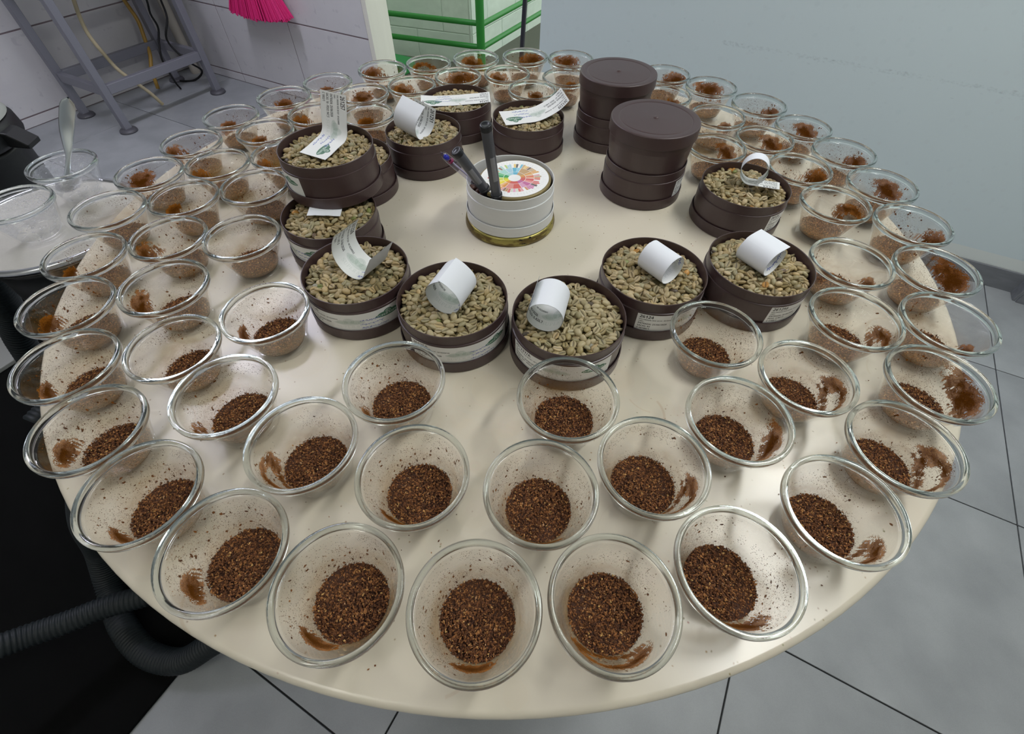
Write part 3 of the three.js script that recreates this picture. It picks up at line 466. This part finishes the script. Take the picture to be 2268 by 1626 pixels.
// ------------------------------------------------------------------ white tin with pens and flavour wheel, on a gold lid
const WX = -0.3015, WZ = -0.5535;
{
  const g = thing('gold_lid', [WX, TABLE_Y, WZ], 'worn gold jar lid under the white tin', 'lid');
  part('shell', lathe([[0, 0], [0.066, 0], [0.0695, 0.001], [0.0698, 0.004], [0.0686, 0.0105], [0.0672, 0.0132], [0.064, 0.0138], [0, 0.0135]], 72), std({ map: dataTex(512, 128, (u, v) => { const n = fbm(u * 24, v * 6, 24, 6, 7, 4), d = smooth(0.44, 0.62, n + (v < 0.6 ? 0.1 : -0.06)), k = smooth(0.72, 0.78, fbm(u * 40, v * 8, 40, 8, 17, 3)); const t = clamp(d * 0.8); return [mix(mix(168, 98, t), 40, k), mix(mix(158, 80, t), 40, k), mix(mix(88, 46, t), 38, k), 255]; }), metalness: 0.55, roughness: 0.38 }), g);
  const t = thing('white_tin', [WX, TABLE_Y + 0.0139, WZ], 'white round tin holding pens and a colour wheel disc', 'tin');
  part('lid', lidGeo, M.whiteTin, t); const b = part('body', bodyGeo, M.whiteTin, t); void b;
  const pal = (r) => hex(['#5a3c34', '#6b4740', '#7a544a', '#4a302a'][(r() * 4) | 0]).multiplyScalar(0.8 + r() * 0.4);
  beanHeap('w1', 'dark reddish beans filling the white tin under the colour wheel', { at: [WX, TABLE_Y + 0.0139, WZ], edge: HT - 0.019, crown: 0.002, palette: pal, bed: std({ color: hex('#2e1d18'), roughness: 0.9 }), group: 'dark beans in the white tin' });
  const wheel = canvasTex(1024, 1024, (c, w) => {
    c.fillStyle = '#f6f6f4'; c.fillRect(0, 0, w, w); const m = w / 2;
    const groups = [['#c8a070', 35, 70, 0], ['#e0a050', 15, 35, 1], ['#e07850', -5, 15, 1], ['#d85a5a', -32, -5, 1], ['#c86aa0', -68, -32, 1], ['#dc5a50', -118, -68, 1], ['#e8963c', -140, -118, 1], ['#f0dc28', -165, -140, 1], ['#c8d232', -185, -165, 1], ['#28a050', -215, -185, 1], ['#a8d8d0', -240, -215, 0], ['#a8d0e0', -262, -240, 0], ['#5ab4d2', -290, -262, 1]];
    const wedge = (r0, r1, a0, a1, f) => { c.fillStyle = f; c.beginPath(); c.arc(m, m, r1, -a0 * PI / 180, -a1 * PI / 180, true); c.arc(m, m, r0, -a1 * PI / 180, -a0 * PI / 180, false); c.closePath(); c.fill(); };
    const r = rng(44), outer = ['#d9a86a', '#8a5a3c', '#c9824a', '#e0b070', '#503430', '#c65a52', '#e29aa0', '#f0c860', '#b4d06a', '#e6a0c0', '#7a78c8', '#a0d0c0', '#d8d8c8', '#b8a888', '#3a3436'];
    for (const [f, a0, a1, full] of groups) {
      wedge(95, 165, a0, a1, f); wedge(170, 290, a0 + 0.8, a1 - 0.8, f); if (full) { c.globalAlpha = 0.35; wedge(170, 290, a0, (a0 + a1) / 2, '#ffffff'); c.globalAlpha = 1; }
      const n = Math.max(2, Math.round((a1 - a0) / 6)); for (let k = 0; k < n; k++) { const b0 = a0 + (a1 - a0) * k / n, b1 = a0 + (a1 - a0) * (k + 1) / n; const q = r(); c.globalAlpha = 0.85; if (q < 0.85) wedge(294, 380 + (q < 0.3 ? 20 : 0), b0 + 0.3, b1 - 0.3, r() < 0.5 ? f : outer[(r() * 15) | 0]); c.globalAlpha = 1; c.strokeStyle = '#b8b4b0'; c.lineWidth = 2; const a = -(b0 + b1) / 2 * PI / 180; c.beginPath(); c.moveTo(m + Math.cos(a) * 410, m + Math.sin(a) * 410); c.lineTo(m + Math.cos(a) * (440 + r() * 40), m + Math.sin(a) * (440 + r() * 40)); c.stroke(); }
    }
    c.fillStyle = '#f6f6f4'; c.beginPath(); c.arc(m, m, 92, 0, 7); c.fill(); c.strokeStyle = '#f4f4f2'; c.lineWidth = 4; c.beginPath(); c.arc(m, m, 166, 0, 7); c.stroke();
  });
  const d = thing('wheel_disc', [WX + 0.004, TABLE_Y + 0.0139 + HT - 0.0055, WZ - 0.0055], 'white disc printed with a colour wheel, lying in the white tin', 'disc');
  part('board', lathe([[0, -0.004], [0.052, -0.004], [0.0535, -0.0032], [0.0538, 0], [0.0525, 0.0014], [0.0508, 0.0016], [0, 0.0016]], 72), std({ color: hex('#8f8157'), roughness: 0.5, metalness: 0.3 }), d);
  const face = new THREE.CylinderGeometry(0.0503, 0.0503, 0.0006, 72); face.translate(0, 0.0018, 0); const fp = face.attributes.position, fu = face.attributes.uv; for (let i = 0; i < fp.count; i++) fu.setXY(i, 0.5 + fp.getX(i) / 0.1012, 0.5 - fp.getZ(i) / 0.1012);
  part('printed_face', face, std({ map: wheel, roughness: 0.3 }), d); d.rotation.y = 28 * PI / 180; d.rotation.z = 0.03;
  // pens
  const pen = (name, a, b, label, parts) => { const A = V(...a), B = V(...b), p = thing(name, a, label, 'pen'); p.quaternion.setFromUnitVectors(V(0, 1, 0), B.clone().sub(A).normalize()); const L = A.distanceTo(B); parts(p, L); return p; };
  const ink = std({ color: hex('#26282c'), roughness: 0.3 }), body = std({ color: hex('#5a5c62'), roughness: 0.3, metalness: 0.2 }), band = std({ color: hex('#8c8e92'), roughness: 0.5 });
  const marker = (p, L) => { const part = (n, g, m, q) => { g.scale(1.32, 1, 1.32); return globalPart(n, g, m, q); }; part('cap', lathe([[0, 0], [0.0048, 0], [0.0058, 0.001], [0.0058, 0.014], [0.0062, 0.0142], [0.0062, 0.0175], [0, 0.0175]], 28), ink, p); part('barrel', lathe([[0.0051, 0.0176], [0.0053, 0.02], [0.0053, L - 0.008], [0, L - 0.008]], 28), body, p); part('end_plug', lathe([[0.0053, L - 0.008], [0.0056, L - 0.0075], [0.0056, L - 0.0012], [0.005, L], [0.003, L], [0.0028, L - 0.001], [0, L - 0.001]], 28), ink, p); const s = new THREE.CylinderGeometry(0.0055, 0.0055, L * 0.3, 12, 1, true, 0.9 - 0.45, 0.9); s.translate(0, L * 0.5, 0); part('barcode_label', s, band, p); };
  pen('marker_pen', [-0.2965, 0.836, -0.5075], [-0.299, 0.9535, -0.4855], 'tall dark grey marker pen standing upright before the colour wheel', marker);
  pen('marker_pen', [-0.316, 0.836, -0.5185], [-0.3435, 0.912, -0.482], 'dark grey marker pen leaning left beside the clear pen', marker);
  pen('ball_pen', [-0.329, 0.836, -0.527], [-0.371, 0.8985, -0.488], 'clear plastic ballpoint pen with blue ink, leaning out', (p, L) => {
    part('barrel', lathe([[0.005, 0], [0.0054, 0.004], [0.0054, L - 0.014], [0.0046, L - 0.004], [0.0018, L], [0.0009, L + 0.003]], 20), phys({ color: hex('#e8e6f0'), transmission: 1, thickness: 0, roughness: 0.1, side: THREE.DoubleSide }), p);
    part('refill', lathe([[0, 0], [0.0013, 0], [0.0013, L - 0.02], [0, L - 0.02]], 12), std({ color: hex('#d4d2e0'), roughness: 0.4 }), p);
    part('ink_plug', (() => { const s = new THREE.SphereGeometry(0.0036, 14, 10); s.scale(1, 1.3, 1); s.translate(0, L - 0.0085, 0); return s; })(), std({ color: hex('#2b35c0'), roughness: 0.3 }), p);
    part('ring', lathe([[0.002, L - 0.0185], [0.0044, L - 0.018], [0.0044, L - 0.0155], [0.002, L - 0.015]], 18), std({ color: hex('#a02a58'), roughness: 0.3 }), p);
  });
}

// ------------------------------------------------------------------ steel tray stand, clean glasses, spoon
{
  const tx = -0.985, tz = -0.215, ty = 0.75;
  const s = thing('round_stand', [tx, 0, tz], 'small round stand with a steel-rimmed top beside the table', 'stand');
  part('top', lathe([[0, ty - 0.012], [0.128, ty - 0.012], [0.128, ty - 0.001], [0.122, ty], [0, ty]].reverse().map((p) => p).reverse(), 64), std({ map: mottled(206, 204, 196, 10, 131), roughness: 0.3, metalness: 0.35 }), s);
  part('rim', (() => { const t = new THREE.TorusGeometry(0.13, 0.0055, 12, 72); t.rotateX(PI / 2); t.translate(0, ty - 0.003, 0); return t; })(), M.steel, s);
  part('pedestal', lathe([[0, 0], [0.105, 0], [0.11, 0.01], [0.11, 0.70], [0.118, 0.725], [0.118, 0.737], [0, 0.737]], 48), M.blackPlastic, s);
  for (const [x, z, lab] of [[-1.003, -0.287, 'clean empty glass holding a spoon on the small stand'], [-0.951, -0.186, 'clean empty glass without a spoon on the small stand']]) { const c = cleanCup.clone(); c.name = numbered('coffee_glass'); c.position.set(x, ty, z); c.scale.setScalar(1.03); scene.add(c); tag(c, lab, 'glass'); }
  const sp = thing('spoon', [-1.0, 0.7625, -0.277], 'steel spoon leaning in the clean glass on the small stand', 'spoon');
  const bowl = new THREE.SphereGeometry(1, 28, 16, 0, 2 * PI, PI * 0.5, PI * 0.5), bi = bowl.clone(); bowl.scale(0.029, 0.012, 0.0215); bi.scale(0.028, 0.0108, 0.0205); bi.index.array.reverse(); bi.computeVertexNormals();
  const bm = mergeGeometries([bowl, bi]); bm.rotateZ(0.72); bm.translate(0, 0.0225, 0); part('bowl', bm, std({ color: hex('#c9ccd2'), roughness: 0.16, metalness: 1, side: THREE.DoubleSide }), sp);
  const pts = [[0.019, 0.039, 0], [0.034, 0.05, 0], [0.058, 0.068, 0], [0.084, 0.092, -0.003], [0.113, 0.13, -0.012], [0.142, 0.172, -0.028]].map((p) => V(...p)), cv = new THREE.CatmullRomCurve3(pts);
  const sh = new THREE.Shape(), N = 40, wd = (t) => t < 0.5 ? mix(0.0042, 0.003, t / 0.5) : t < 0.93 ? mix(0.003, 0.0086, smooth(0.5, 0.85, t)) : 0.0086 * Math.sqrt(Math.max(0.02, 1 - Math.pow((t - 0.93) / 0.07, 2)));
  void sh; const p = [], ix = [], sd = V(-0.2475, 0.2775, 0.3975).normalize();
  for (let i = 0; i <= N; i++) { const t = i / N, c = cv.getPoint(t), tg = cv.getTangent(t), side = sd.clone().addScaledVector(tg, -sd.dot(tg)).normalize(), nn = tg.clone().cross(side).normalize(); for (let k = 0; k < 10; k++) { const a = k / 10 * 2 * PI, q = c.clone().addScaledVector(side, Math.cos(a) * wd(t)).addScaledVector(nn, Math.sin(a) * 0.0016); p.push(q.x, q.y, q.z); } }
  for (let i = 0; i < N; i++) for (let k = 0; k < 10; k++) { const a = i * 10 + k, b = i * 10 + (k + 1) % 10; ix.push(a, b, a + 10, b, b + 10, a + 10); }
  const g = new THREE.BufferGeometry(); g.setAttribute('position', new THREE.Float32BufferAttribute(p, 3)); g.setIndex(ix); g.computeVertexNormals(); part('handle', g, std({ color: hex('#d3dce0'), roughness: 0.3, metalness: 1, side: THREE.DoubleSide }), sp);
}

// ------------------------------------------------------------------ left side: bin, mat, hoses, steel stand, broom
{
  const b = thing('round_bin', [-2.065, 0, -0.385], 'black round bin with a pale grey ring on its lid', 'bin');
  part('body', lathe([[0, 0], [0.13, 0], [0.135, 0.01], [0.165, 0.52], [0.165, 0.54], [0, 0.54]], 56), M.blackPlastic, b);
  part('lid', lathe([[0.165, 0.535], [0.182, 0.54], [0.186, 0.55], [0.184, 0.585], [0.172, 0.603], [0.1, 0.61], [0, 0.612]], 56), M.blackPlastic, b);
  part('lid_ring', lathe([[0.148, 0.6055], [0.152, 0.613], [0.170, 0.611], [0.178, 0.6]], 56), std({ color: hex('#8f938b'), roughness: 0.4 }), b);
  part('spout', (() => { const s = new THREE.Shape(); s.moveTo(0.15, 0.55); s.lineTo(0.228, 0.54); s.lineTo(0.229, 0.546); s.lineTo(0.195, 0.576); s.lineTo(0.15, 0.588); const g = new THREE.ExtrudeGeometry(s, { depth: 0.05, bevelEnabled: true, bevelSize: 0.004, bevelThickness: 0.004, bevelSegments: 2 }); g.translate(0, 0, -0.025); g.rotateY(0.6); return g; })(), M.blackPlastic, b);
  tag(part('floor_mat', rbox(1.95, 0.008, 1.1, 0.003, -1.645, 0.004, 0.3), M.mat, scene), 'black rubber mat on the floor left of the table', 'mat');
  function corrugated(points, r, pitch) {
    const cv = new THREE.CatmullRomCurve3(points.map((p) => V(...p))), L = cv.getLength(), n = Math.round(L / pitch) * 4, fr = cv.computeFrenetFrames(n), pos = [], ix = [], K = 18;
    for (let i = 0; i <= n; i++) { const c = cv.getPointAt(i / n), rr = r * (i % 4 === 0 ? 0.9 : i % 4 === 2 ? 1 : 0.965); for (let k = 0; k < K; k++) { const a = k / K * 2 * PI, q = c.clone().addScaledVector(fr.normals[i], Math.cos(a) * rr).addScaledVector(fr.binormals[i], Math.sin(a) * rr); pos.push(q.x, q.y, q.z); } }
    for (let i = 0; i < n; i++) for (let k = 0; k < K; k++) { const a = i * K + k, b2 = i * K + (k + 1) % K; ix.push(a, a + K, b2, b2, a + K, b2 + K); }
    const g = new THREE.BufferGeometry(); g.setAttribute('position', new THREE.Float32BufferAttribute(pos, 3)); g.setIndex(ix); g.computeVertexNormals(); return g;
  }
  tag(part('ribbed_hose', corrugated([[-0.99, 0.24, 0.48], [-0.909, 0.2, 0.372], [-0.889, 0.17, 0.327], [-0.861, 0.15, 0.28], [-0.83, 0.135, 0.228], [-0.791, 0.12, 0.18], [-0.743, 0.1, 0.117], [-0.66, 0.05, 0.02], [-0.6, 0.035, -0.1]], 0.0235, 0.0085), M.hose, scene), 'dark ribbed hose running straight from the lower left under the table', 'hose');
  tag(part('ribbed_hose', corrugated([[-0.84, 0.42, 0.06], [-0.888, 0.3, 0.117], [-0.96, 0.12, 0.171], [-0.936, 0.045, 0.218], [-0.834, 0.036, 0.257], [-0.739, 0.036, 0.264], [-0.666, 0.042, 0.238], [-0.613, 0.08, 0.177], [-0.554, 0.12, 0.099], [-0.5, 0.1, 0.0]], 0.0265, 0.0075), M.hose, scene), 'dark ribbed hose bending in a loop below the table edge', 'hose');
  tag(part('ribbed_hose', corrugated([[-1.30, 0.62, -0.14], [-1.373, 0.5, -0.125], [-1.452, 0.4, -0.115], [-1.514, 0.3, -0.09], [-1.548, 0.2, -0.068], [-1.56, 0.06, -0.03], [-1.55, 0.04, 0.05]], 0.031, 0.012), M.hose, scene), 'thick dark ribbed hose hanging below the small round stand', 'hose');
  tag(part('floor_board', rbox(0.36, 0.016, 0.1, 0.004, 0, 0.008, 0), std({ color: hex('#9a9c9a'), roughness: 0.5 }), scene), 'pale grey board on the floor under the thick ribbed hose', 'board').position.set(-2.06, 0.008, -0.04);
  // steel stand
  const x0 = -3.47, x1 = -3.085, z0 = -1.262, z1 = -1.855;
  const st = thing('steel_stand', [0, 0, 0], 'grey steel frame stand with round feet by the tiled corner', 'stand');
  for (const [x, z] of [[x1, z0], [x1, z1], [x0, z0], [x0, z1]]) { part('leg', bar(V(x, 0.012, z), V(x, 0.83, z), 0.038, 0.038), M.steelPaint, st); part('foot', lathe([[0, 0], [0.044, 0], [0.045, 0.004], [0.042, 0.012], [0.028, 0.02], [0, 0.02]].map((p) => p), 28).translate(x, 0, z), M.footMetal, st); }
  for (const y of [0.205, 0.60]) { for (const x of [x0, x1]) part('rail', bar(V(x, y, z0 - 0.019), V(x, y, z1 + 0.019), 0.03, 0.045), M.steelPaint, st); for (const z of [z0, z1]) part('rail', bar(V(x0 + 0.019, y, z), V(x1 - 0.019, y, z), 0.03, 0.045), M.steelPaint, st); }
  part('top', rbox(0.48, 0.03, 0.72, 0.006, (x0 + x1) / 2, 0.846, (z0 + z1) / 2), M.steelPaint, st);
  tag(part('drain_hose', tube([[-3.35, 0.83, -1.56], [-3.35, 0.557, -1.498], [-3.34, 0.506, -1.484], [-3.32, 0.453, -1.459], [-3.3, 0.378, -1.44], [-3.27, 0.286, -1.445], [-3.24, 0.217, -1.454], [-3.22, 0.16, -1.484], [-3.2, 0.08, -1.53], [-3.2, 0.012, -1.56]], 0.0095), std({ color: hex('#c2b695'), roughness: 0.4 }), scene), 'pale cream plastic hose hanging inside the steel stand', 'hose');
  tag(part('drain_hose', tube([[-3.545, 0.47, -1.822], [-3.54, 0.435, -1.822], [-3.52, 0.385, -1.821], [-3.5, 0.323, -1.821], [-3.48, 0.242, -1.796], [-3.45, 0.174, -1.764], [-3.43, 0.107, -1.717], [-3.42, 0.013, -1.69]], 0.0105), std({ color: hex('#a9863a'), roughness: 0.4 }), scene), 'amber plastic hose hanging on the left tiled wall', 'hose');
  tag(part('power_cable', tube([[-3.4, 0.8, -1.88], [-3.4, 0.421, -1.874], [-3.4, 0.361, -1.857], [-3.38, 0.3, -1.851], [-3.36, 0.236, -1.801], [-3.34, 0.169, -1.76], [-3.32, 0.138, -1.749], [-3.3, 0.05, -1.748], [-3.32, 0.006, -1.77]], 0.0055), M.rubber, scene), 'thin black cable hanging nearest the amber hose', 'cable');
  tag(part('power_cable', tube([[-3.3, 0.8, -1.91], [-3.3, 0.428, -1.896], [-3.28, 0.355, -1.873], [-3.26, 0.266, -1.80], [-3.2, 0.18, -1.81], [-3.28, 0.06, -1.93], [-3.358, 0.006, -1.901], [-3.408, 0.006, -1.856], [-3.5, 0.006, -1.84]], 0.0055), M.rubber, scene), 'thin black cable curling on the floor behind the front leg', 'cable');
  tag(part('wall_pipe', (() => { const c = new THREE.CylinderGeometry(0.028, 0.028, 2.6, 20); c.translate(-3.47, 1.3, -2.0); return c; })(), std({ color: hex('#b9b4ab'), roughness: 0.5 }), scene), 'beige vertical pipe in the tiled corner', 'pipe');
  // broom hanging on the back wall
  const br = thing('broom', [-2.60, 0.405, -1.985], 'bright pink broom hanging bristles down on the tiled wall', 'broom');
  const r = rng(6), hs = [];
  for (let i = 0; i < 900; i++) { const u = r() * 2 - 1, v = r() * 2 - 1, y0 = 0.016 * r() + 0.012 * Math.cos(u * 2.4 + 0.4) * -1 + 0.012, a = V(u * 0.205, y0, v * 0.036), b = V(u * 0.135, 0.17, v * 0.018), d = b.clone().sub(a), c = new THREE.CylinderGeometry(0.0022, 0.0034, d.length(), 5, 1); c.applyQuaternion(new THREE.Quaternion().setFromUnitVectors(V(0, 1, 0), d.clone().normalize())); c.translate((a.x + b.x) / 2, (a.y + b.y) / 2, (a.z + b.z) / 2); hs.push(c); }
  part('bristles', mergeGeometries(hs), M.pink, br).userData.kind = 'stuff';
  part('head', rbox(0.30, 0.05, 0.05, 0.012, 0, 0.19, 0), M.pink, br); part('handle', (() => { const c = new THREE.CylinderGeometry(0.012, 0.012, 1.2, 16); c.translate(0, 0.8, 0); return c; })(), std({ color: hex('#d8d8d4'), roughness: 0.4 }), br);
}
// crumbs of coffee on the tabletop, nobody could count them
{
  const r = rng(3), spots = []; const all = [...CUPS.outer, ...CUPS.middle, ...CUPS.inner];
  for (let i = 0; i < 420; i++) { if (i < 300) { const c = all[(r() * all.length) | 0], a = r() * 7, d = 0.031 + Math.abs(r() + r() - 1) * 0.03; spots.push([c[0] + Math.cos(a) * d, c[1] + Math.sin(a) * d]); } else { const a = r() * 7, d = Math.sqrt(r()) * 0.58; spots.push([TC.x + Math.cos(a) * d, TC.z + Math.sin(a) * d]); } }
  let i = 0; const ok = spots.filter(([x, z]) => Math.hypot(x - TC.x, z - TC.z) < 0.6);
  const g = flakes(ok.length, 71, () => { const [x, z] = ok[i++]; return [x, TABLE_Y + 0.0006, z]; }, 0.0009, coffeePalette);
  tag(part('coffee_crumbs', g, M.grounds, scene), 'scattered dark coffee crumbs on the cream tabletop', 'crumbs', null, 'stuff');
}
scene.traverse((o) => { if (o.isMesh) o.castShadow = o.receiveShadow = true; });
renderer.render(scene, camera);
